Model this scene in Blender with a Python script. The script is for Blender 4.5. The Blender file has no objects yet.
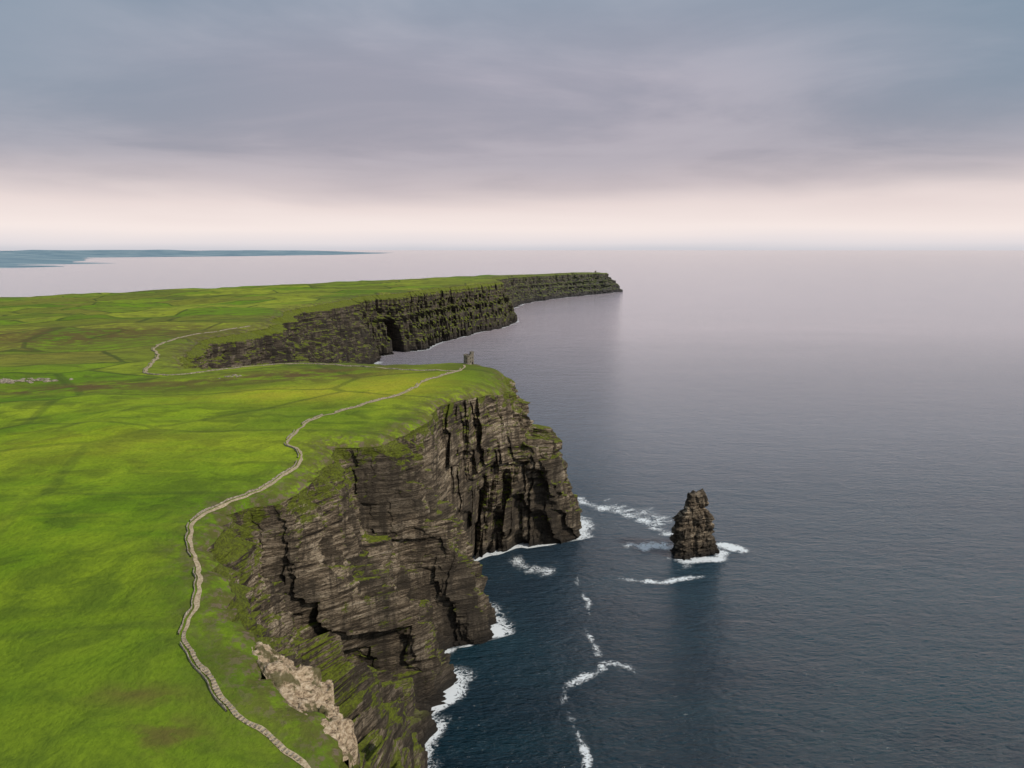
import bpy, math, time
import bmesh
import numpy as np
from mathutils import Vector, Matrix
from mathutils.geometry import delaunay_2d_cdt
from mathutils.bvhtree import BVHTree
T0=time.time()
scene=bpy.context.scene
rng=np.random.default_rng(7)

# ------------------------------------------------------------ noise helpers
def _hash(ix,iy,iz,seed):
    n=(ix*374761393+iy*668265263+iz*1440662683+seed*1013904223)&0xffffffff
    n=((n^(n>>13))*1274126177)&0xffffffff
    n=((n^(n>>15))*668265263)&0xffffffff
    return (n^(n>>16))/4294967295.0
def vnoise(x,y,z,seed=0):
    x,y,z=np.broadcast_arrays(np.asarray(x,float),np.asarray(y,float),np.asarray(z,float))
    ix=np.floor(x).astype(np.int64);iy=np.floor(y).astype(np.int64);iz=np.floor(z).astype(np.int64)
    fx=x-ix;fy=y-iy;fz=z-iz
    fx=fx*fx*(3-2*fx);fy=fy*fy*(3-2*fy);fz=fz*fz*(3-2*fz)
    def h(a,b,c): return _hash(ix+a,iy+b,iz+c,seed)
    x00=h(0,0,0)*(1-fx)+h(1,0,0)*fx; x10=h(0,1,0)*(1-fx)+h(1,1,0)*fx
    x01=h(0,0,1)*(1-fx)+h(1,0,1)*fx; x11=h(0,1,1)*(1-fx)+h(1,1,1)*fx
    y0=x00*(1-fy)+x10*fy; y1=x01*(1-fy)+x11*fy
    return (y0*(1-fz)+y1*fz)*2-1
def fbm(x,y,z,o=4,seed=0):
    s=0;a=1;t=0
    for i in range(o):
        s=s+a*vnoise(x*2**i,y*2**i,z*2**i,seed+i*17);t+=a;a*=.5
    return s/t
def sstep(a,b,x):
    t=np.clip((x-a)/(b-a),0,1);return t*t*(3-2*t)

# ------------------------------------------------------------ land height (thin plate spline through survey heights)
HP=np.array([(-50,240,128),(-65,256,135),(-96,283,145),(-108,303,150),(-130,337,157),(-148,375,162),(-149,414,165),
(-115,485,170),(-120,522,172),(-63,595,174),(-62,646,176),(-29,698,177),(-2,762,176),(-13,814,182),(-47,828,182),(-36,845,180),
(-120,840,179),(-235,860,178),(-340,850,171),(-415,880,167),(-425,1000,168),(-482,1212,166),(-428,1392,168),(-500,1750,170),
(-434,2070,171),(-326,2530,172),(-40,3230,174),(-120,3900,165),(200,4950,150),(560,5600,145),(690,5720,138),(620,5900,110),
(200,6000,40),(-800,5700,20),(-2000,5300,15),(-3000,4800,15),(-4500,4700,15),(-9000,4700,10),
(-100,0,120),(-60,-600,110),(-250,240,135),(-300,400,158),(-300,600,168),(-500,700,160),(-250,750,172),(-800,900,150),
(-800,1500,160),(-900,2200,155),(-1200,3100,148),(-700,3800,150),(-300,5000,120),(-2000,2500,100),(-2600,4200,40),
(-1200,4600,80),(-4000,2500,60),(-9000,2000,40),(-9000,-600,60),(-4000,-600,70),(-1500,0,110),(-600,0,125),(-1500,1200,125)],float)
def _k(r2): return np.where(r2>0,r2*np.log(np.maximum(r2,1e-12)),0)
PP=HP[:,:2]/1000
n=len(PP)
D=((PP[:,None]-PP[None])**2).sum(-1)
K=_k(D)+np.eye(n)*0.002
A=np.zeros((n+3,n+3));A[:n,:n]=K;A[:n,n]=1;A[:n,n+1:]=PP;A[n,:n]=1;A[n+1:,:n]=PP.T
W=np.linalg.solve(A,np.concatenate([HP[:,2],[0,0,0]]))
def base_h(x,y):
    q=np.stack([x,y],-1)/1000
    out=np.empty(len(q))
    for i in range(0,len(q),20000):
        c=q[i:i+20000]
        d=((c[:,None]-PP[None])**2).sum(-1)
        out[i:i+20000]=_k(d)@W[:n]+W[n]+c@W[n+1:]
    return np.maximum(out,8)
EDGE=None
def edge_dist(x,y):
    out=np.empty(len(x))
    for i in range(0,len(x),4000):
        dx=x[i:i+4000,None]-EDGE[None,:,0];dy=y[i:i+4000,None]-EDGE[None,:,1]
        out[i:i+4000]=np.sqrt((dx*dx+dy*dy).min(1))
    return out
def land_h(x,y,ed=None):
    if ed is None: ed=edge_dist(x,y)
    z=base_h(x,y)
    inl=sstep(10,250,ed)
    z=z+1.4*fbm(x/45,y/45,0*x,4,3)+inl*12*fbm(x/150,y/150,0*x,3,5)+sstep(300,1500,ed)*18*fbm(x/500,y/500,0*x,3,8)
    z=z+sstep(3,20,ed)*.5*fbm(x/11,y/11,0*x,2,6)
    prom=np.exp(-(((x-5)/55)**2+((y-765)/75)**2))
    z=z-(5+9*prom)*np.exp(-ed/(6.5+8*prom))
    return np.maximum(z,6)

# ------------------------------------------------------------ coastline stations: top xy, mid xyz, base xy
S=[((-20,-600),None,(40,-600)),((-40,-200),None,(20,-200)),((-30,60),None,(25,70)),((-42,180),None,(0,190)),
((-49,236),(-35,262,70),(-10,285)),((-62,254),(-52,310,85),(-30,345)),((-96,283),(-68,350,66),(-52,388)),
((-108,303),(-74,385,60),(-56,414)),((-130,337),(-84,412,56),(-52,440)),((-148,375),(-108,440,44),(-58,462)),
((-149,414),(-110,462,46),(-52,476)),((-124,425),(-62,468,64),(-44,494)),((-115,485),(-96,500,60),(-66,535)),
((-120,522),(-84,543,78),(-48,562)),((-91,528),(-45,553,75),(-18,566)),((-75,560),(-46,590,70),(-26,600)),
((-63,595),(-60,630,80),(-52,650)),((-62,646),(-46,685,80),(-48,692)),((-45,672),(-28,718,80),(-38,742)),
((-29,698),(-4,733,90),(-17,757)),((-10,735),(20,738,100),(26,766)),((-2,762),(38,747,108),(54,778)),
((-8,795),(41,775,104),(60,806)),((-14,822),(30,822,90),(56,845)),((-34,846),(-10,875,90),(10,900)),
((-120,848),(-110,890,90),(-100,920)),((-235,872),(-220,915,90),(-205,950)),((-325,866),(-300,915,90),(-275,950)),
((-372,885),(-330,945,80),(-300,985)),((-424,1000),(-372,1020,70),(-330,1040)),((-480,1212),None,(-405,1230)),
((-426,1392),None,(-345,1400)),((-462,1537),None,(-390,1545)),((-500,1750),None,(-425,1745)),((-472,1942),None,(-405,1950)),
((-442,2080),None,(-385,2090)),((-440,2290),None,(-385,2225)),((-340,2450),None,(-272,2372)),((-300,2620),None,(-255,2540)),((-200,2860),None,(-170,2760)),
((-40,3225),None,(-8,3150)),((-60,3400),None,(15,3340)),((-120,3900),None,(-50,3930)),((-20,4400),None,(40,4360)),
((200,4950),None,(260,4900)),((560,5600),None,(640,5480)),((690,5720),None,(790,5690)),((620,5900),None,(720,5990)),
((200,6000),None,(240,6090)),((-800,5700),None,(-790,5760)),((-2000,5300),None,(-1990,5350)),((-3000,4800),None,(-2990,4850)),
((-4500,4700),None,(-4500,4750)),((-9000,4700),None,(-9000,4750))]
rows=[]
tops=np.array([s[0] for s in S],float);tz=base_h(tops[:,0],tops[:,1])
for (t,m,b),z in zip(S,tz):
    if m is None: m=(t[0]*.45+b[0]*.55,t[1]*.45+b[1]*.55,z*.45)
    rows.append([*t,*m,*b])
rows=np.array(rows,float)
seg=(np.hypot(*(rows[1:,0:2]-rows[:-1,0:2]).T)+np.hypot(*(rows[1:,5:7]-rows[:-1,5:7]).T))/2
u=[]
for i,L in enumerate(seg):
    ds=8 if i<2 else 1.05 if i<24 else 2.5 if i<29 else 4.5 if i<39 else 7 if i<48 else 40
    k=max(2,int(L/ds));u+=list(i+np.arange(k)/k)
u.append(len(S)-1);u=np.array(u)
cols=np.stack([np.interp(u,np.arange(len(S)),rows[:,j]) for j in range(7)],1)
def smooth(a,w,it=2):
    for _ in range(it):
        p=np.concatenate([np.repeat(a[:1],w,0),a,np.repeat(a[-1:],w,0)])
        c=np.cumsum(np.concatenate([np.zeros((1,a.shape[1])),p]),0)
        a=(c[2*w+1:]-c[:-2*w-1])/(2*w+1)
    return a
cols=smooth(cols,4)
out=cols[:,5:7]-cols[:,0:2];out/=np.linalg.norm(out,axis=1)[:,None]
out=smooth(out,8);out/=np.linalg.norm(out,axis=1)[:,None]
far=sstep(1000,1400,cols[:,1])
e0=cols[:,0].copy();e1=cols[:,1].copy()
en=fbm(e0/28,e1/28,0*e0,4,11)*(6+12*far)+fbm(e0/7,e1/7,0*e0,3,12)*2.6
en=en-5*np.exp(-(vnoise(e0/16,e1/16,0*e0,15)/.14)**2)
cols[:,0:2]+=out*en[:,None]
EDGE=cols[:,0:2].copy()
N=len(cols)
ztop=land_h(cols[:,0],cols[:,1],np.zeros(N))

# ------------------------------------------------------------ cliff ribbon
R=180
h=np.linspace(0,1,R)
HM=0.42
Tt=np.concatenate([cols[:,0:2],ztop[:,None]],1)
M=cols[:,2:5].copy();M[:,2]=np.minimum(M[:,2],ztop*.6)
B=np.concatenate([cols[:,5:7],np.full((N,1),-6.)],1)
def stair(v):
    f=np.floor(v);r=v-f;return f+sstep(.0,.22,r)
def terr(a,k,ph,mixf=.8):
    s0=stair(ph);s1=stair(k+ph)
    return (1-mixf)*a+mixf*(stair(a*k+ph)-s0)/np.maximum(s1-s0,1e-3)
ph1=2.2*fbm(e0/32,e1/32,0*e0,3,13)+.02*e1
ph2=2.6*fbm(e0/26,e1/26,0*e0,3,14)+.013*e1
P=np.empty((N,R,3))
for j,hh in enumerate(h):
    if hh<HM:
        a=hh/HM
        P[:,j,2]=B[:,2]+(M[:,2]-B[:,2])*a
        g_=terr(a,2.2,ph1,.75)
        P[:,j,:2]=B[:,:2]+(M[:,:2]-B[:,:2])*(g_**1.35)[:,None]
    else:
        a=(hh-HM)/(1-HM)
        P[:,j,2]=M[:,2]+(Tt[:,2]-M[:,2])*a
        g_=terr(a,2.9,ph2,.82)
        P[:,j,:2]=M[:,:2]+(Tt[:,:2]-M[:,:2])*(1-(1-g_)**2.4)[:,None]
X=P[...,0].copy();Y=P[...,1].copy();Z=P[...,2].copy()
ridge=lambda v:1-2*np.abs(v)
F=far[:,None]
fade=(1-sstep(.93,1,h))[None,:]
hs=(ztop/170)[:,None]
EX=cols[:,0][:,None]*.7+X*.3;EY=cols[:,1][:,None]*.7+Y*.3
d=(15*ridge(fbm(EX/25,EY/25,Z/300,2,21))-3)*(1-F)
d=d+F*(24*ridge(fbm(X/130,Y/130,Z/900,2,22))+7*ridge(fbm(X/45,Y/45,Z/400,2,26)))
d=d+5.0*ridge(fbm(EX/9,EY/9,Z/90,2,23))*(1-.5*F)+2.2*fbm(X/4.5,Y/4.5,Z/10,2,24)*(1-F)
jn=vnoise(EX/14,EY/14,Z/200,27);d=d-(11+9*F)*np.exp(-(jn/.10)**2)*(.65+.4*vnoise(X/30,Y/30,Z/40,28))
jn=vnoise(EX/4.5,EY/4.5,Z/70,29);d=d-2.4*np.exp(-(jn/.13)**2)*(1-F)
wz=Z+2.2*fbm(X/45,Y/45,0*Z,3,31)+.025*X
def ledge(q,seed):
    v=vnoise(q,0*q,0*q,seed);return np.tanh(v*4)
st=1.7*ledge(wz/9,41)+1.2*ledge(wz/3.7,42)+.6*ledge(wz/1.8,43)
st=st*(.7+.7*vnoise(X/14,Y/14,Z/22,44))
blk=np.floor((X*.6+Y)/8+vnoise(X/20,Y/20,Z/25,51)*1.2)
st=st+2.6*(_hash(blk.astype(np.int64),np.floor(wz/16+blk*.37).astype(np.int64),np.zeros_like(blk,dtype=np.int64),9)-.5)*2*(1-F)
blk2=np.floor((X-.5*Y)/3.4+vnoise(X/9,Y/9,Z/12,52)*1.2)
st=st+1.2*(_hash(blk2.astype(np.int64),np.floor(wz/6+blk2*.37).astype(np.int64),np.zeros_like(blk,dtype=np.int64),10)-.5)*2*(1-F)
d=(d*.95+st)*fade*np.minimum(hs,1)
# sea cave in the far wall
cd=np.hypot(cols[:,5]+335,cols[:,6]-2292)[:,None]
d=d-80*(1-sstep(17,25,cd))*(1-sstep(80,102,Z+.05*cd**2))
P[...,:2]+=out[:,None,:]*d[...,None]
P[...,2]+=fade*.9*fbm(X/6,Y/6,Z/6,2,61)
verts=P.reshape(-1,3)
ii,jj=np.meshgrid(np.arange(N-1),np.arange(R-1),indexing='ij')
a=ii*R+jj
quads=np.stack([a,a+R,a+R+1,a+1],-1).reshape(-1,4)

# ------------------------------------------------------------ top land by constrained triangulation
poly=np.concatenate([EDGE,[(-9000,2000),(-9000,-600)]])
def inside(x,y,poly):
    c=np.zeros(len(x),bool)
    x0,y0=poly[-1]
    for x1,y1 in poly:
        if y1!=y0:
            m=((y1>y)!=(y0>y))
            c^=m&(x<(x0-x1)*(y-y1)/(y0-y1)+x1)
        x0,y0=x1,y1
    return c
def grid(x0,x1,y0,y1,s,ex=None):
    gx,gy=np.meshgrid(np.arange(x0,x1,s),np.arange(y0,y1,s*.87))
    gx=gx+(np.arange(gx.shape[0])%2)[:,None]*s*.5
    gx=(gx+rng.uniform(-.15,.15,gx.shape)*s).ravel();gy=(gy+rng.uniform(-.15,.15,gy.shape)*s).ravel()
    if ex is not None:
        m=~((gx>ex[0])&(gx<ex[1])&(gy>ex[2])&(gy<ex[3]));gx=gx[m];gy=gy[m]
    return gx,gy
levels=[(-420,20,180,900,4.5,None),(-1100,100,-100,2300,18,(-420,20,180,900)),
        (-3000,800,-600,6100,55,(-1100,100,-100,2300)),(-9000,-3000,-600,4700,220,None)]
gx=[];gy=[];gs=[]
for l in levels:
    x,y=grid(*l);gx.append(x);gy.append(y);gs.append(np.full(len(x),l[4]))
gx=np.concatenate(gx);gy=np.concatenate(gy);gs=np.concatenate(gs)
m=inside(gx,gy,poly);gx,gy,gs=gx[m],gy[m],gs[m]
ed=edge_dist(gx,gy);m=ed>np.minimum(gs*.6,12);gx,gy=gx[m],gy[m]
ex=[];
for off in (2.2,5.5,10):
    q=EDGE-out*off
    q=q[(q[:,1]>150)&(q[:,1]<1000)][::2]
    dd=edge_dist(q[:,0],q[:,1]);q=q[(dd>off*.75)&inside(q[:,0],q[:,1],poly)];ex.append(q)
ex=np.concatenate(ex)
pts=np.concatenate([poly,np.stack([gx,gy],1),ex])
npoly=len(poly)
vc,_,fc,_,_,_=delaunay_2d_cdt([Vector(p) for p in pts],[(i,(i+1)%npoly) for i in range(npoly)],[],1,1e-4)
lv=np.array([(v[0],v[1]) for v in vc]);lf=np.array([f for f in fc if len(f)==3])
led=edge_dist(lv[:,0],lv[:,1])
led=np.where(led<.01,0,led)
lz=land_h(lv[:,0],lv[:,1],led)
lverts=np.concatenate([lv,lz[:,None]],1)
bvh=BVHTree.FromPolygons([Vector(v) for v in lverts],[tuple(f) for f in lf])
def ground(x,y,default=150):
    r=bvh.ray_cast(Vector((x,y,1000)),Vector((0,0,-1)))
    return r[0].z if r[0] is not None else default

# ------------------------------------------------------------ material toolkit
def newmat(name):
    m=bpy.data.materials.new(name);m.use_nodes=True
    nt=m.node_tree;nt.nodes.clear();return m,nt
class G:
    def __init__(s,nt): s.nt=nt
    def n(s,t,**k):
        nd=s.nt.nodes.new(t)
        for a,b in k.items(): setattr(nd,a,b)
        return nd
    def put(s,sock,v):
        if isinstance(v,bpy.types.NodeSocket): s.nt.links.new(v,sock)
        else: sock.default_value=v
    def math(s,op,a,b=0.0,c=None,clamp=False):
        nd=s.n('ShaderNodeMath',operation=op,use_clamp=clamp);s.put(nd.inputs[0],a);s.put(nd.inputs[1],b)
        if c is not None: s.put(nd.inputs[2],c)
        return nd.outputs[0]
    def mr(s,v,a,b,c=0.0,d=1.0,smooth=True):
        nd=s.n('ShaderNodeMapRange');nd.interpolation_type='SMOOTHSTEP' if smooth else 'LINEAR'
        for i,x in enumerate((v,a,b,c,d)): s.put(nd.inputs[i],x)
        return nd.outputs[0]
    def scale(s,vec,sc,loc=(0,0,0),rot=(0,0,0)):
        nd=s.n('ShaderNodeMapping');s.put(nd.inputs[0],vec);nd.inputs[1].default_value=loc;nd.inputs[2].default_value=rot;nd.inputs[3].default_value=sc
        return nd.outputs[0]
    def noise(s,vec,sc=1.0,det=4.0,rough=.55,dist=0.0):
        nd=s.n('ShaderNodeTexNoise');s.put(nd.inputs['Vector'],vec);nd.inputs['Scale'].default_value=sc
        nd.inputs['Detail'].default_value=det;nd.inputs['Roughness'].default_value=rough;nd.inputs['Distortion'].default_value=dist
        return nd.outputs[0]
    def mix(s,f,a,b,mode='MIX'):
        nd=s.n('ShaderNodeMix',data_type='RGBA',blend_type=mode)
        s.put(nd.inputs[0],f)
        s.put(nd.inputs[6],a if not isinstance(a,tuple) else (*a[:3],1));s.put(nd.inputs[7],b if not isinstance(b,tuple) else (*b[:3],1))
        return nd.outputs[2]
    def ramp(s,v,stops):
        nd=s.n('ShaderNodeValToRGB');s.put(nd.inputs[0],v);e=nd.color_ramp.elements
        while len(e)<len(stops): e.new(.5)
        for el,(p,c) in zip(e,stops): el.position=p;el.color=(*c,1)
        return nd.outputs[0]
    def bump(s,hgt,st=1.0,dist=1.0,nrm=None):
        nd=s.n('ShaderNodeBump');nd.inputs['Strength'].default_value=st;nd.inputs['Distance'].default_value=dist;s.put(nd.inputs['Height'],hgt)
        if nrm is not None: s.put(nd.inputs['Normal'],nrm)
        return nd.outputs[0]
    def out(s,col,rough=.9,nrm=None,spec=.3,alpha=None,ior=None):
        b=s.n('ShaderNodeBsdfPrincipled');s.put(b.inputs['Base Color'],col if not isinstance(col,tuple) else (*col,1))
        s.put(b.inputs['Roughness'],rough);b.inputs['Specular IOR Level'].default_value=spec
        if nrm is not None: s.put(b.inputs['Normal'],nrm)
        if alpha is not None: s.put(b.inputs['Alpha'],alpha)
        if ior: b.inputs['IOR'].default_value=ior
        o=s.n('ShaderNodeOutputMaterial');s.nt.links.new(b.outputs[0],o.inputs[0]);return b

# land material
mg,nt=newmat('grassland');g=G(nt)
pos=g.n('ShaderNodeNewGeometry').outputs['Position']
sy=g.n('ShaderNodeSeparateXYZ');nt.links.new(pos,sy.inputs[0])
big=g.noise(g.scale(pos,(.008,.011,.0)),1,4,.6)
med=g.noise(g.scale(pos,(.030,.045,.0),rot=(0,0,.4)),1,5,.58,.6)
fine=g.noise(g.scale(pos,(.45,.45,.45)),1,5,.72)
streak=g.noise(g.scale(pos,(.008,.085,.0),rot=(0,0,.3)),1,4,.55)
c=g.ramp(big,[(.34,(.080,.160,.008)),(.47,(.145,.26,.010)),(.60,(.28,.38,.016))])
c=g.mix(g.mr(med,.45,.63,0,.7),c,(.070,.130,.010))
c=g.mix(g.mr(streak,.5,.68,0,.55),c,(.26,.35,.018))
c=g.mix(g.mr(sy.outputs[1],430,250,0,.6),c,(.075,.135,.012))
at=g.n('ShaderNodeAttribute',attribute_name='mask');sep=g.n('ShaderNodeSeparateColor');nt.links.new(at.outputs['Color'],sep.inputs[0])
c=g.mix(g.math('MULTIPLY',sep.outputs[0],g.mr(med,.3,.6,.6,1)),c,(.52,.49,.03))
fv=g.scale(pos,(.0046,.0075,0),rot=(0,0,.45))
vo=g.n('ShaderNodeTexVoronoi',feature='F1');nt.links.new(fv,vo.inputs['Vector']);vo.inputs['Scale'].default_value=1
ve=g.n('ShaderNodeTexVoronoi',feature='DISTANCE_TO_EDGE');nt.links.new(fv,ve.inputs['Vector']);ve.inputs['Scale'].default_value=1
vs=g.n('ShaderNodeSeparateColor');nt.links.new(vo.outputs['Color'],vs.inputs[0])
fcol=g.ramp(vs.outputs[0],[(0,(.10,.19,.012)),(.3,(.24,.22,.040)),(.5,(.13,.25,.012)),(.75,(.32,.36,.035)),(1,(.11,.13,.028))])
fcol=g.mix(g.mr(med,.44,.64,0,.6),fcol,(.105,.095,.030))
c=g.mix(g.mr(sy.outputs[1],400,1200,.2,.9),c,fcol)
hedge=g.math('MULTIPLY',g.mr(ve.outputs['Distance'],.008,.024,1,0),g.mr(sy.outputs[1],300,1200,.25,.75))
c=g.mix(hedge,c,(.05,.07,.02))
c=g.mix(g.mr(fine,.38,.68,0,.36),c,(.05,.09,.008))
heath=g.math('MULTIPLY',sep.outputs[1],g.mr(g.noise(g.scale(pos,(.035,.06,0)),1,5,.65),.4,.54))
c=g.mix(heath,c,(.12,.085,.032))
rg=g.noise(g.scale(pos,(.09,.09,.09)),1,5,.7)
edge=g.math('MULTIPLY',sep.outputs[2],g.mr(rg,.36,.58))
c=g.mix(g.math('MULTIPLY',edge,.9),c,(.09,.083,.026))
earth=g.math('MULTIPLY',g.math('POWER',sep.outputs[2],2.2),g.mr(g.noise(g.scale(pos,(.2,.2,.2)),1,4,.7),.51,.61))
c=g.mix(earth,c,(.15,.115,.078))
c=g.mix(g.mr(sy.outputs[1],2500,6500,0,.2),c,(.15,.18,.15))  # aerial haze painted into the ground colour, growing with map Y
b=g.bump(g.math('ADD',g.math('MULTIPLY',fine,.9),g.math('MULTIPLY',med,4.5)),1.0,1.0)
g.out(c,.95,b,.1)

# rock material
def rock(name,veg_on):
    m,nt=newmat(name);g=G(nt)
    geo=g.n('ShaderNodeNewGeometry');pos=geo.outputs['Position']
    nz=g.n('ShaderNodeSeparateXYZ');nt.links.new(geo.outputs['Normal'],nz.inputs[0])
    ps=g.n('ShaderNodeSeparateXYZ');nt.links.new(pos,ps.inputs[0])
    warp=g.noise(g.scale(pos,(.03,.03,.03)),1,3)
    sv=g.n('ShaderNodeCombineXYZ');g.put(sv.inputs[0],g.math('MULTIPLY',ps.outputs[0],.028));g.put(sv.inputs[1],g.math('MULTIPLY',ps.outputs[1],.028))
    g.put(sv.inputs[2],g.math('ADD',g.math('MULTIPLY',ps.outputs[2],.34 if veg_on else .42),g.math('MULTIPLY',warp,2.2)))
    strata=g.noise(sv.outputs[0],1,6,.78)
    streak=g.noise(g.scale(pos,(.13,.13,.02)),1,4,.65)
    fine=g.noise(g.scale(pos,(.50,.50,1.0)),1,6,.75)
    blot=g.noise(g.scale(pos,(.022,.022,.018)),1,4,.6)
    c=g.ramp(strata,[(.37,(.026,.020,.015)),(.44,(.11,.082,.055)),(.50,(.26,.20,.135)),(.57,(.50,.40,.28)),(.67,(.68,.57,.43))])
    c=g.mix(g.mr(streak,.46,.62,0,.75),c,(.055,.043,.031))
    c=g.mix(g.mr(fine,.47,.62,.0,.75),c,(.024,.019,.015))
    c=g.mix(g.mr(blot,.46,.60,0,.68),c,(.055,.045,.034))
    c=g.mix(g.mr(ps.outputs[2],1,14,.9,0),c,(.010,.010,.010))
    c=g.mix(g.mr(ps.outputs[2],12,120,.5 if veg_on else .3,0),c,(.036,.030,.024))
    c=g.mix(g.mr(ps.outputs[1],900,1400,0,.68),c,(.026,.024,.022))
    if veg_on:
        ah=g.n('ShaderNodeAttribute',attribute_name='cliffh').outputs['Fac']
        vn=g.noise(g.scale(pos,(.075,.075,.09)),1,5,.72)
        gc=g.ramp(fine,[(.35,(.20,.24,.016)),(.5,(.12,.15,.014)),(.65,(.08,.068,.02))])
        veg=g.math('ADD',nz.outputs[2],g.math('MULTIPLY',g.math('SUBTRACT',vn,.5),2.6))
        veg=g.math('ADD',veg,g.mr(ah,.76,1,0,.72,False))
        veg=g.math('ADD',veg,g.math('MULTIPLY',g.mr(ps.outputs[1],520,460,.04,.34),g.mr(ps.outputs[2],120,85)))
        veg=g.math('SUBTRACT',veg,g.mr(ps.outputs[1],900,1300,0,.14))
        veg=g.math('MULTIPLY',g.mr(veg,.57,.72),g.mr(ps.outputs[2],12,28))
        c=g.mix(g.math('MULTIPLY',veg,.92),c,gc)
    c=g.mix(g.mr(ps.outputs[1],2500,6500,0,.2),c,(.10,.12,.15))  # distance haze blended into the rock colour of the far walls
    b=g.bump(g.math('ADD',g.math('MULTIPLY',fine,1.6),g.math('MULTIPLY',strata,2.6)),1.0,1.2)
    g.out(c,.92,b,.2);return m
mr_=rock('layered_cliff_rock',True);mst=rock('sea_stack_rock',False)

# ------------------------------------------------------------ assemble terrain object
def make_mesh(name,verts,faces_list,mats,matidx=None,smooth=None):
    me=bpy.data.meshes.new(name)
    nv=len(verts);me.vertices.add(nv);me.vertices.foreach_set('co',np.asarray(verts,np.float32).ravel())
    lens=np.concatenate([np.full(len(f),f.shape[1]) for f in faces_list]).astype(np.int32)
    idx=np.concatenate([f.ravel() for f in faces_list]).astype(np.int32)
    me.loops.add(len(idx));me.loops.foreach_set('vertex_index',idx)
    me.polygons.add(len(lens));st=np.concatenate([[0],np.cumsum(lens)[:-1]]).astype(np.int32)
    me.polygons.foreach_set('loop_start',st);me.polygons.foreach_set('loop_total',lens)
    if matidx is not None: me.polygons.foreach_set('material_index',np.asarray(matidx,np.int32))
    if smooth is not None: me.polygons.foreach_set('use_smooth',np.asarray(smooth,bool))
    me.update(calc_edges=True);me.validate()
    for m in mats: me.materials.append(m)
    ob=bpy.data.objects.new(name,me);scene.collection.objects.link(ob)
    return ob
allv=np.concatenate([verts,lverts]);lfo=lf+len(verts)
v0,v1,v2=lverts[lf[:,0]],lverts[lf[:,1]],lverts[lf[:,2]]
up=np.cross(v1-v0,v2-v0)[:,2]>0
lfo=np.where(up[:,None],lfo,lfo[:,::-1])
nq,nl=len(quads),len(lfo)
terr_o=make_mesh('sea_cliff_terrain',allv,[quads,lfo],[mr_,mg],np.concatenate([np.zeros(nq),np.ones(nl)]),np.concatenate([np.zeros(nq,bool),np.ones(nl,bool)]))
me=terr_o.data
ca=me.attributes.new('cliffh','FLOAT','POINT')
ca.data.foreach_set('value',np.concatenate([np.tile(h,N),np.ones(len(lverts))]).astype(np.float32))
def blob(x,y,cx,cy,rx,ry): return np.exp(-(((x-cx)/rx)**2+((y-cy)/ry)**2))
x,y=lv[:,0],lv[:,1]
mk=np.zeros((len(allv),4),np.float32);mk[:,3]=1
yel=blob(x,y,-190,690,110,40)+.9*blob(x,y,-110,735,55,60)+.35*blob(x,y,-300,520,160,50)
hea=blob(x,y,-205,790,90,32)+blob(x,y,-420,770,140,30)+.9*blob(x,y,-700,1300,300,200)+.8*blob(x,y,-118,245,14,7)+.7*blob(x,y,-135,262,18,5)
k=len(verts)
mk[k:,0]=np.clip(yel,0,1);mk[k:,1]=np.clip(hea,0,1);mk[k:,2]=np.exp(-(led/np.where(y<1000,20,30))**1.6)
mc=me.attributes.new('mask','FLOAT_COLOR','POINT');mc.data.foreach_set('color',mk.ravel())

# ------------------------------------------------------------ generic ribbons
def catmull(pts,ds):
    pts=[np.array(p,float) for p in pts];pts=[2*pts[0]-pts[1]]+pts+[2*pts[-1]-pts[-2]];o=[]
    for i in range(1,len(pts)-2):
        L=np.linalg.norm(pts[i+1]-pts[i]);k=max(2,int(L/ds))
        for t in np.arange(k)/k:
            a,b,c_,d_=pts[i-1:i+3]
            o.append(.5*((2*b)+(-a+c_)*t+(2*a-5*b+4*c_-d_)*t*t+(-a+3*b-3*c_+d_)*t**3))
    o.append(pts[-2]);return np.array(o)
def nrm2(p):
    t=np.gradient(p,axis=0);t/=np.linalg.norm(t,axis=1)[:,None]+1e-9
    return np.stack([-t[:,1],t[:,0]],1)
mp,nt=newmat('worn_gravel_path');g=G(nt);pos=g.n('ShaderNodeNewGeometry').outputs['Position']
f=g.noise(g.scale(pos,(.9,.9,.9)),1,5,.7)
g.out(g.ramp(f,[(.3,(.17,.13,.08)),(.5,(.36,.29,.19)),(.7,(.52,.44,.32))]),.95,g.bump(f,.6,.3),.1)
mw,nt=newmat('flagstone');g=G(nt);pos=g.n('ShaderNodeNewGeometry').outputs['Position']
f=g.noise(g.scale(pos,(.8,.8,1.5)),1,5,.7)
g.out(g.ramp(f,[(.35,(.09,.075,.055)),(.5,(.24,.20,.15)),(.65,(.44,.39,.31))]),.9,g.bump(f,.8,.3),.2)
def path(name,pts,w):
    p=catmull(pts,1.6)
    p=p+nrm2(p)*(3.2*fbm(p[:,0]/16,p[:,1]/16,0*p[:,0],3,71))[:,None]
    nn=nrm2(p);V=[];wv=w*(1+.45*vnoise(p[:,0]/5,p[:,1]/5,0*p[:,0],72))
    for s in (-.5,-.17,.17,.5):
        q=p+nn*(wv*s)[:,None];V.append(np.array([(a_,b_,ground(a_,b_)+.22) for a_,b_ in q]))
    V=np.stack(V,1);n_=len(p);F_=[]
    for i in range(n_-1):
        for j in range(3): F_.append((i*4+j,i*4+j+1,i*4+j+5,i*4+j+4))
    return make_mesh(name,V.reshape(-1,3),[np.array(F_)],[mp]),p
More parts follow.
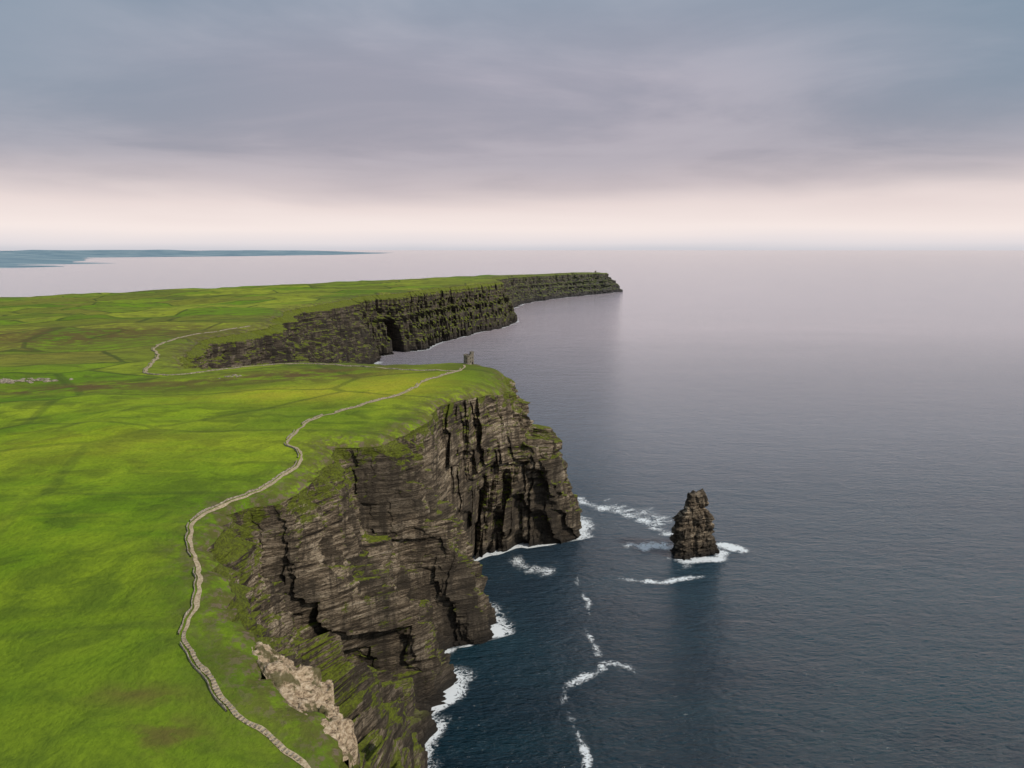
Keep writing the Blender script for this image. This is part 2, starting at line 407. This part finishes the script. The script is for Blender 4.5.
def wall(name,p,off,w=.4,hh=1.0):
    nn=nrm2(p);q=p+nn*off;n_=len(p)
    hv=hh*(1+.5*vnoise(q[:,0]/1.5,q[:,1]/1.5,0*q[:,0],74));V=[]
    gap=vnoise(q[:,0]/12,q[:,1]/12,0*q[:,0],75)>.4
    for i in range(n_):
        for s,t in ((-.5,0),(-.45,1),(.45,1),(.5,0)):
            a_,b_=q[i]+nn[i]*w*s;V.append((a_,b_,ground(a_,b_)-.3+t*(hv[i]+.3)))
    F_=[(i*4+j,i*4+j+1,i*4+j+5,i*4+j+4) for i in range(n_-1) if not gap[i] for j in range(3)]
    return make_mesh(name,V,[np.array(F_)],[mw])
P1=[(-60,228),(-72,239.5),(-90.2,251.8),(-104.6,263.8),(-121,280),(-132,292),(-134,311.6),(-138,330.8),(-148,350),(-160,375),(-161,405),(-143,430),(-133,468),(-134,490),(-152,522),(-151,577),(-129.3,616.7),(-98,669),(-77.7,736),(-52,786),(-50,815)]
P2=[(-56,782),(-84,790),(-115,800),(-172,829),(-235,850),(-300,844),(-353,823),(-395,845),(-412,880),(-448,990),(-500,1100),(-510,1225),(-460,1385)]
_,pc=path('coastal_footpath',P1,1.8);_,pc2=path('coastal_footpath',P2,3.0)
wall('flagstone_wall',pc[6:-10],2.0);wall('flagstone_wall',pc2[4:],2.8)
def steps(name,p):
    bm=bmesh.new()
    for i in range(1,len(p)-1):
        t=p[i+1]-p[i-1];t/=np.linalg.norm(t);ang=math.atan2(t[1],t[0])
        z=ground(*p[i]);r_=rng.uniform(-.1,.1)
        M_=Matrix.Translation((p[i][0],p[i][1],z+.15))@Matrix.Rotation(ang+r_,4,'Z')@Matrix.Diagonal((.8+rng.uniform(-.15,.15),1.7+rng.uniform(-.4,.3),.55,1))
        bmesh.ops.create_cube(bm,size=1,matrix=M_)
    me=bpy.data.meshes.new(name);bm.to_mesh(me);bm.free();me.materials.append(mw)
    o=bpy.data.objects.new(name,me);scene.collection.objects.link(o)
sp=pc[(pc[:,1]>238)&(pc[:,1]<298)];steps('stone_steps',sp)

# ------------------------------------------------------------ viewing tower
def box(bm,cx,cy,z0,z1,sx,sy):
    vs_=[]
    for z in (z0,z1):
        for a_,b_ in ((-1,-1),(1,-1),(1,1),(-1,1)):
            vs_.append(bm.verts.new((cx+a_*sx/2,cy+b_*sy/2,z)))
    for f in ((0,1,2,3),(4,5,6,7),(0,1,5,4),(1,2,6,5),(2,3,7,6),(3,0,4,7)): bm.faces.new([vs_[i] for i in f])
def part(name,parent,fn,mat):
    bm=bmesh.new();fn(bm);bmesh.ops.recalc_face_normals(bm,faces=bm.faces)
    me=bpy.data.meshes.new(name);bm.to_mesh(me);bm.free();me.materials.append(mat)
    o=bpy.data.objects.new(name,me);scene.collection.objects.link(o);o.parent=parent;return o
md,nt=newmat('dark_opening');g=G(nt);g.out((.01,.01,.012),.6)
mtw,nt=newmat('tower_masonry');g=G(nt);pos=g.n('ShaderNodeNewGeometry').outputs['Position']
f=g.noise(g.scale(pos,(.8,.8,1.8)),1,5,.7)
g.out(g.ramp(f,[(.35,(.08,.066,.05)),(.5,(.19,.165,.13)),(.65,(.32,.29,.24))]),.9,g.bump(f,.8,.3),.2)
def rotadd(bm,t,fn,tr=(0,0,0)):
    b0=len(bm.verts);fn();bm.verts.ensure_lookup_table()
    bmesh.ops.transform(bm,verts=bm.verts[b0:],matrix=Matrix.Rotation(t,4,'Z')@Matrix.Translation(tr))
def tower(name,x,y,s=1.0,rot=.5):
    e=bpy.data.objects.new(name,None);scene.collection.objects.link(e);e.location=(x,y,ground(x,y)-.4);e.rotation_euler=(0,0,rot);e.scale=(s,s,s)
    def keep(bm):
        prof=[(4.1,0),(3.9,.8),(3.75,5),(3.7,8.2),(4.05,8.5),(4.05,9.0)]
        R_=[[bm.verts.new((r*math.cos(t*math.tau/32),r*math.sin(t*math.tau/32),z)) for t in range(32)] for r,z in prof]
        for a_,b_ in zip(R_,R_[1:]):
            for i in range(32): bm.faces.new((a_[i],a_[(i+1)%32],b_[(i+1)%32],b_[i]))
        bm.faces.new(R_[-1]);bm.faces.new(R_[0])
    def merl(bm):
        for i in range(10): rotadd(bm,i*math.tau/10,lambda:box(bm,0,0,9.003,10.1,.6,1.5),(3.7,0,0))
    def turret(bm):
        box(bm,4.6,0,0,11.2,2.9,2.9);box(bm,4.6,0,11.203,11.6,3.3,3.3)
        for a_ in (-1.3,0,1.3):
            for b_ in (-1.3,0,1.3):
                if a_ or b_: box(bm,4.6+a_,b_,11.603,12.5,.65,.65)
    def win(bm):
        for t in (-1.2,-2.2,2.4,1.5):
            for z in (2.2,5.8): rotadd(bm,t,lambda:box(bm,3.75,0,z,z+1.5,.35,.8))
        box(bm,4.6,-1.45,.3,2.5,1.1,.3);box(bm,4.6,-1.45,6,7.4,.5,.3)
    part('round_keep',e,keep,mtw);part('battlements',e,merl,mtw);part('stair_turret',e,turret,mtw);part('windows_and_door',e,win,md)
    return e
tower('stone_viewing_tower',-47,826,1.08)
tower('ruined_signal_tower',590,5640,1.2,.2)

# ------------------------------------------------------------ boulders and the bleached sandstone slab
ms,nt=newmat('bleached_sandstone');g=G(nt);pos=g.n('ShaderNodeNewGeometry').outputs['Position']
f=g.noise(g.scale(pos,(.4,.4,1.2)),1,6,.75);f2=g.noise(g.scale(pos,(.11,.11,.11)),1,4,.65)
c=g.ramp(f,[(.36,(.09,.065,.045)),(.46,(.38,.28,.18)),(.58,(.62,.49,.34)),(.72,(.74,.63,.48))])
c=g.mix(g.mr(f2,.52,.62,0,.85),c,(.09,.085,.028))
g.out(c,.9,g.bump(f,1,1.4),.2)
def boulders(name,items,mat):
    bm=bmesh.new()
    for (x,y,r) in items:
        b0=len(bm.verts)
        bmesh.ops.create_icosphere(bm,subdivisions=2,radius=1);bm.verts.ensure_lookup_table()
        s=np.array([r*rng.uniform(.8,1.5),r*rng.uniform(.7,1.1),r*rng.uniform(.4,.8)]);o=rng.uniform(0,50);z=ground(x,y)
        for v in bm.verts[b0:]:
            kk=1+.35*float(vnoise(v.co.x*1.5+o,v.co.y*1.5,v.co.z*1.5,5))
            v.co=Vector((x+v.co.x*kk*s[0],y+v.co.y*kk*s[1],z+v.co.z*kk*s[2]))
    me=bpy.data.meshes.new(name);bm.to_mesh(me);bm.free();me.materials.append(mat)
    o=bpy.data.objects.new(name,me);scene.collection.objects.link(o)
boulders('rock_outcrop',[(-526+rng.normal(0,16),824+rng.normal(0,7),rng.uniform(1.2,3.4)) for _ in range(60)],mw)
boulders('rock_outcrop',[(-287+rng.normal(0,5),795+rng.normal(0,3),rng.uniform(.8,2)) for _ in range(12)],mw)
pl=catmull([(-106,302),(-99,289),(-89,277),(-79,267),(-68,259),(-57,249)],.6)
nn=nrm2(pl);nn=nn*np.sign((nn@np.array([.6,.8])))[:,None]
ac=np.linspace(-4,17,38)
V=[];zE=np.array([ground(*(p-n_*4)) for p,n_ in zip(pl,nn)])
zE=smooth(zE[:,None],6)[:,0]
L_=len(pl)
for i in range(L_):
    env=math.sin(math.pi*min(1,max(0,i/(L_-1))))**.5
    p,n_=pl[i],nn[i]
    wv=env*(.95+.6*float(fbm(i/9,0.5,0,3,66)))
    for a_ in ac:
        q=p+n_*a_*(wv if a_>0 else 1)
        st_=max(0,max(0,a_)/3.6+1.6*float(fbm(q[0]/5,q[1]/5,0,3,67)))
        z=zE[i]+.2-1.7*(math.floor(st_)+float(sstep(0,.25,st_-math.floor(st_))))*(a_>-2)+1.1*float(fbm(q[0]/2.2,q[1]/2.2,0,3,68))-(2.5 if a_<-3 else 0)
        V.append((q[0],q[1],z-(1-env)*3))
    q=p+n_*17.5*wv;V.append((q[0],q[1],zE[i]-36))
nc=len(ac)+1
make_mesh('sandstone_ledge',V,[np.array([(i*nc+j,i*nc+j+1,(i+1)*nc+j+1,(i+1)*nc+j) for i in range(L_-1) for j in range(nc-1)])],[ms])

# ------------------------------------------------------------ sea stack
def stack(name,cx,cy,H,prof,seed):
    A_=240;Rr=170;th=np.linspace(0,math.tau,A_,endpoint=False);zz=np.linspace(-4,H,Rr)
    TH,ZZ=np.meshgrid(th,zz,indexing='ij')
    hp=[p[0]*H for p in prof]
    zw=ZZ+1.5*np.cos(TH*2+1)
    L_=np.interp(zw,hp,[p[1] for p in prof]);Rt=np.interp(zw,hp,[p[2] for p in prof]);dp=np.interp(zw,hp,[p[3] for p in prof])
    cxz=(Rt+L_)/2;rx=(Rt-L_)/2
    c_,s_=np.cos(TH),np.sin(TH);q=(np.abs(c_)**5+np.abs(s_)**5)**(-1/5)
    X_=cxz+rx*c_*q;Y_=dp*s_*q
    rot=.35;X_,Y_=cxz+(X_-cxz)*math.cos(rot)*.97-Y_*math.sin(rot)*.55,(X_-cxz)*math.sin(rot)+Y_*math.cos(rot)
    am=np.clip(rx/16,.35,1)
    d_=1.8*ledge(ZZ/5.2,seed)+1.4*ledge(ZZ/2.6,seed+1)+.6*ledge(ZZ/1.3,seed+5)
    d_=d_*(.6+.8*vnoise(X_/6,Y_/6,ZZ/6,seed+2))+1.8*ridge(fbm(X_/7,Y_/7,ZZ/50,2,seed+3))+1.0*fbm(X_/2.5,Y_/2.5,ZZ/3,2,seed+4)-1.2
    jn=vnoise(X_/5,Y_/5,ZZ/60,seed+9);d_=d_-2.0*np.exp(-(jn/.12)**2)
    bk=np.floor((X_+Y_*.7)/4);d_=d_+2.0*(_hash(bk.astype(np.int64),np.floor(ZZ/5+bk*.4).astype(np.int64),0*bk.astype(np.int64),3)-.5)*2
    d_=d_*am
    X_=X_+c_*d_;Y_=Y_+s_*d_;Zt=ZZ+.5*fbm(X_/3,Y_/3,ZZ/3,2,seed+6)
    Zt=Zt+sstep(.88,1,ZZ/H)*3*vnoise(X_/3.2,Y_/3.2,0*X_,seed+8)
    V=np.stack([X_+cx,Y_+cy,Zt],-1).reshape(-1,3)
    F_=[(i*Rr+j,((i+1)%A_)*Rr+j,((i+1)%A_)*Rr+j+1,i*Rr+j+1) for i in range(A_) for j in range(Rr-1)]
    V=np.concatenate([V,[[cx+(cxz[0,-1]),cy,H+.5]]]);last=len(V)-1
    T_=[(i*Rr+Rr-1,((i+1)%A_)*Rr+Rr-1,last) for i in range(A_)]
    return make_mesh(name,V,[np.array(F_),np.array(T_)],[mst])
stack('sea_stack',181,752,62,[(0,-23,25,15),(.07,-22,25,14),(.13,-21.5,24,14),(.22,-21,23,13),(.33,-20.5,21.5,12),(.46,-19.5,19,12),(.57,-18.5,17.5,11),(.63,-16.5,17,10),(.70,-15,15.5,10),(.76,-13.5,14.5,9),(.80,-10.5,13.5,8),(.88,-9.5,12.5,7),(.91,-8,12,6.5),(.97,-7,11,6),(1,-6,9.5,5)],101)

# ------------------------------------------------------------ sea
mS,nt=newmat('sea_water');g=G(nt);pos=g.n('ShaderNodeNewGeometry').outputs['Position']
sy=g.n('ShaderNodeSeparateXYZ');nt.links.new(pos,sy.inputs[0])
w0=g.noise(g.scale(pos,(.012,.03,0),rot=(0,0,-.6)),1,2,.5,.3)
w1=g.noise(g.scale(pos,(.050,.12,0),rot=(0,0,-.5)),1,3,.6,.3)
w2=g.noise(g.scale(pos,(.18,.38,0),rot=(0,0,-.3)),1,4,.66,.4)
calm=g.mr(sy.outputs[1],300,5000,1,.35)
hgt=g.math('MULTIPLY',g.math('ADD',g.math('ADD',g.math('MULTIPLY',w1,3.3),g.math('MULTIPLY',w2,2.3)),g.math('MULTIPLY',w0,3.5)),calm)
b=g.bump(hgt,1,1)
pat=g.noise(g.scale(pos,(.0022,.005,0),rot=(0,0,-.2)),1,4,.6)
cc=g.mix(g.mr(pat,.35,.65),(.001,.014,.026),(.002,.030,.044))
cc=g.mix(g.mr(sy.outputs[1],450,1300,0,1,False),cc,(.070,.105,.145))  # painted airlight, first stage: bluish haze mixed into the water colour
cc=g.mix(g.math('MULTIPLY',g.mr(sy.outputs[1],950,3000,0,1,False),g.mr(pat,.3,.7,.9,1)),cc,(.47,.405,.44))  # painted airlight, second stage: pinkish haze brightens the far water colour
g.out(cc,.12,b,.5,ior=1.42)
ang=np.linspace(0,math.tau,97)[:-1];rad=[0,400,1500,5000,15000,50000,120000,260000]
V=[(0,0,0)]+[(r*math.cos(a_),r*math.sin(a_),0) for r in rad[1:] for a_ in ang]
F3=[(0,1+i,1+(i+1)%96) for i in range(96)]
F4=[(1+k_*96+i,1+(k_+1)*96+i,1+(k_+1)*96+(i+1)%96,1+k_*96+(i+1)%96) for k_ in range(len(rad)-2) for i in range(96)]
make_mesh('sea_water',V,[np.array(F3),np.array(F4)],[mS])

# foam
mf,nt=newmat('sea_foam');g=G(nt);pos=g.n('ShaderNodeNewGeometry').outputs['Position']
at=g.n('ShaderNodeAttribute',attribute_name='foam').outputs['Fac']
n1=g.noise(g.scale(pos,(.13,.13,0)),1,5,.62,2.2)
n3=g.noise(g.scale(pos,(.5,.5,0)),1,5,.75,.5)
n2=g.noise(g.scale(pos,(.05,.05,0)),1,2,.6,.6)
web=g.math('ABSOLUTE',g.math('SUBTRACT',n1,.5))
a_=g.math('SUBTRACT',.62,g.math('MULTIPLY',web,9.0))
a_=g.math('ADD',a_,g.math('MULTIPLY',g.math('SUBTRACT',n2,.5),2.0))
a_=g.math('ADD',a_,g.math('MULTIPLY',g.math('SUBTRACT',n3,.5),2.4))
a_=g.mr(g.math('ADD',a_,g.math('SUBTRACT',g.math('MULTIPLY',at,2.3),1.7)),-.2,1.1)
g.out((.78,.83,.86),.7,None,.3,alpha=g.math('MULTIPLY',a_,.92))
def foam(name,strips):
    V=[];F_=[];fa=[]
    for si,(pts,w,st) in enumerate(strips):
        p=catmull(pts,2.5);nn=nrm2(p);n_=len(p);b0=len(V)
        p=p+nn*(w*.5*fbm(p[:,0]/12,p[:,1]/12,0*p[:,0],3,81))[:,None]
        for i in range(n_):
            tap=min(1,i/7,(n_-1-i)/7)*(.85+.35*float(vnoise(p[i,0]/9,p[i,1]/9,si,82)))
            for s,a2 in ((-1,0),(-.5,.6),(0,1),(.5,.6),(1,0)):
                q=p[i]+nn[i]*w*s;V.append((q[0],q[1],.2+.03*si));fa.append(a2*st*tap)
        F_+=[(b0+i*5+j,b0+i*5+j+1,b0+i*5+j+6,b0+i*5+j+5) for i in range(n_-1) for j in range(4)]
    o=make_mesh(name,V,[np.array(F_)],[mf]);at=o.data.attributes.new('foam','FLOAT','POINT');at.data.foreach_set('value',np.array(fa,np.float32))
ring=[(181+28*math.cos(t),748+19*math.sin(t)) for t in np.linspace(-math.pi,math.pi*1.0,26)]
foam('sea_foam',[
 ([(60,950),(71,931),(104,893),(144,848),(165,809),(168,785)],19,1.15),
 ([(90,925),(125,895),(158,855),(172,815)],32,.9),
 ([(105,775),(125,768),(148,770),(162,774),(175,776)],22,1.35),(ring,13,1.45),
 ([(195,772),(208,770),(222,764),(244,754),(250,750)],16,1.5),
 ([(90,690),(110,684),(136,680),(155,686),(190,693)],9,1.15),
 ([(150,700),(165,715),(172,735)],12,.85),
 ([(-16,732),(4,724),(20,714),(34,702),(50,688)],22,1.05),([(36,735),(46,722),(52,705)],14,.95),
 ([(62,662),(65,642),(65,628),(63,600)],6,1.1),([(60,705),(62,655)],7,.95),([(63,606),(60,580),(64,560),(68,542)],6,1.05),
 ([(94,515),(80,530),(70,534),(60,524),(44,511),(35,495),(37,474)],8,1.2),([(60,560),(66,548),(70,534)],8,1.1),([(72,542),(92,520)],10,1.0),
 ([(36,484),(40,460),(43,440),(44,417),(40,380)],6,1.1),
])
jw=int(np.argmin(np.abs(P[N//3,:,2])))
WL=P[:,jw,:2]
sel=(WL[:,1]>200)&(WL[:,1]<860)&(np.arange(N)<N//2)
pb=smooth(WL+out*1.0,5)[sel][::4]
V=[];fa=[];n_=len(pb);on=smooth(out,14)[sel][::4]
for i in range(n_):
    sN=1.05+.55*float(vnoise(pb[i,0]/26,pb[i,1]/26,.5,91))
    if 530<pb[i,1]<590 and pb[i,0]<-10: sN+=.45
    if 420<pb[i,1]<530: sN+=.35
    if pb[i,1]>725: sN+=.25
    for s,a2 in ((-12,1),(3,1),(8,.85),(15,.6),(32,0)):
        q=pb[i]+on[i]*s;V.append((q[0],q[1],.12));fa.append(a2*sN)
F_=[(i*5+j,i*5+j+1,i*5+j+6,i*5+j+5) for i in range(n_-1) for j in range(4)]
o=make_mesh('shore_surf',V,[np.array(F_)],[mf]);at=o.data.attributes.new('foam','FLOAT','POINT');at.data.foreach_set('value',np.array(fa,np.float32))
sel=(WL[:,1]>1100)&(WL[:,1]<5600)&(WL[:,0]>-600)&(np.arange(N)<N-200)
pb=smooth(WL,5)[sel][::4];on=out[sel][::4];V=[];fa=[];n_=len(pb)
for i in range(n_):
    sN=.75+.6*float(vnoise(pb[i,0]/90,pb[i,1]/90,.5,92))
    for s,a2 in ((-30,1),(8,1),(18,.7),(32,0)):
        q=pb[i]+on[i]*s;V.append((q[0],q[1],.3));fa.append(a2*sN)
F_=[(i*4+j,i*4+j+1,i*4+j+5,i*4+j+4) for i in range(n_-1) for j in range(3)]
o=make_mesh('shore_surf',V,[np.array(F_)],[mf]);at=o.data.attributes.new('foam','FLOAT','POINT');at.data.foreach_set('value',np.array(fa,np.float32))

# ------------------------------------------------------------ distant coast across the bay
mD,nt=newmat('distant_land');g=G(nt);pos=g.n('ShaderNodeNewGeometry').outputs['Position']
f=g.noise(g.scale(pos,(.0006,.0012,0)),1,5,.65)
g.out(g.ramp(f,[(.35,(.10,.18,.24)),(.5,(.19,.28,.34)),(.65,(.31,.39,.42))]),.95,None,.05)  # blue haze of distance is put into these land colours
dp=np.array([(-45000,9500),(-20000,10800),(-12500,11700),(-8300,12500),(-7600,14200),(-9400,15600),(-8600,17500),(-10500,19500),(-12500,24000),(-15500,29000),(-11500,36000),(-9500,45000),(-9500,58000),(-10500,75000),(-90000,80000),(-90000,9500)],float)
dpd=[]
for a1,a2 in zip(dp,np.roll(dp,-1,0)):
    k_=max(1,int(np.linalg.norm(a2-a1)/900));dpd+=[a1+(a2-a1)*t for t in np.arange(k_)/k_]
dpd=np.array(dpd);dpd+=rng.normal(0,120,dpd.shape)
gx,gy=grid(-60000,-8000,9000,70000,1300);m=inside(gx,gy,dpd);gx,gy=gx[m],gy[m]
pts=np.concatenate([dpd,np.stack([gx,gy],1)])
sEDGE=EDGE;EDGE=dpd
vc,_,fc,_,_,_=delaunay_2d_cdt([Vector(p) for p in pts],[(i,(i+1)%len(dpd)) for i in range(len(dpd))],[],1,1e-3)
dv=np.array([(v[0],v[1]) for v in vc]);df=np.array([f for f in fc if len(f)==3])
e_=edge_dist(dv[:,0],dv[:,1])
dz=-3+sstep(0,900,e_)*18+sstep(300,6000,e_)*(65+75*fbm(dv[:,0]/6000,dv[:,1]/6000,0*e_,3,95))*(.5+dv[:,1]/34000)
EDGE=sEDGE
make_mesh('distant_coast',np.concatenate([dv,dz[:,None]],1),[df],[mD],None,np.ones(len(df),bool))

# ------------------------------------------------------------ world
w=bpy.data.worlds.new('World');scene.world=w;w.use_nodes=True;nt=w.node_tree;nt.nodes.clear();g=G(nt)
SE,SA=math.radians(40),math.radians(118)
sky=g.n('ShaderNodeTexSky',sky_type='NISHITA');sky.sun_disc=False;sky.sun_elevation=SE;sky.sun_rotation=SA
skc=g.n('ShaderNodeVectorMath',operation='SCALE');nt.links.new(sky.outputs[0],skc.inputs[0]);skc.inputs['Scale'].default_value=.08
d_=g.n('ShaderNodeTexCoord').outputs['Generated']
sx=g.n('ShaderNodeSeparateXYZ');nt.links.new(d_,sx.inputs[0])
zc=g.math('MAXIMUM',sx.outputs[2],0.0)
den=g.math('ADD',zc,.09)
cv=g.n('ShaderNodeCombineXYZ');g.put(cv.inputs[0],g.math('DIVIDE',sx.outputs[0],den));g.put(cv.inputs[1],g.math('DIVIDE',sx.outputs[1],den))
cl=g.noise(g.scale(cv.outputs[0],(.30,.30,1)),1,4,.45,.4)
cl2=g.noise(g.scale(cv.outputs[0],(.6,.7,1),loc=(3,1,0)),1,6,.55,.4)
el=g.math('ADD',zc,g.math('MULTIPLY',g.math('SUBTRACT',cl,.5),g.mr(zc,0,.1,.01,.10)))
c=g.ramp(el,[(0,(.66,.65,.70)),(.008,(.82,.76,.78)),(.025,(.97,.85,.82)),(.05,(.86,.73,.71)),(.075,(.62,.53,.55)),(.11,(.43,.385,.435)),(.20,(.42,.40,.47)),(.29,(.31,.365,.45)),(.5,(.32,.40,.49)),(1,(.54,.58,.64))])
c=g.mix(g.math('MULTIPLY',g.mr(cl2,.4,.68,0,.32),g.mr(zc,.03,.12)),c,(.62,.57,.62))
c=g.mix(g.math('MULTIPLY',g.mr(cl2,.58,.3,0,.36),g.mr(zc,.04,.12)),c,(.21,.24,.31))
side=g.math('ABSOLUTE',sx.outputs[0])
c=g.mix(g.math('MULTIPLY',g.mr(side,.15,.65,0,.58),g.mr(zc,.05,.2)),c,(.13,.26,.35))
c=g.mix(.08,c,skc.outputs[0])
bg=g.n('ShaderNodeBackground');nt.links.new(c,bg.inputs[0]);bg.inputs[1].default_value=1.0
o=g.n('ShaderNodeOutputWorld');nt.links.new(bg.outputs[0],o.inputs[0])

sun=bpy.data.lights.new('sun','SUN');sun.energy=3.1;sun.angle=math.radians(5);sun.color=(1,.92,.81)
so=bpy.data.objects.new('sun',sun);scene.collection.objects.link(so)
dirv=Vector((math.sin(SA)*math.cos(SE),math.cos(SA)*math.cos(SE),math.sin(SE)))
so.rotation_euler=dirv.to_track_quat('Z','Y').to_euler();so.location=(300,-200,600)

cam=bpy.data.cameras.new('camera');cam.sensor_width=36;cam.lens=27.7;cam.clip_start=1;cam.clip_end=500000
co=bpy.data.objects.new('camera',cam);scene.collection.objects.link(co);co.location=(0,0,300);co.rotation_euler=(math.radians(80.3),0,0)
scene.camera=co
scene.view_settings.view_transform='Standard';scene.view_settings.look='None';scene.view_settings.exposure=0
print('done',time.time()-T0)
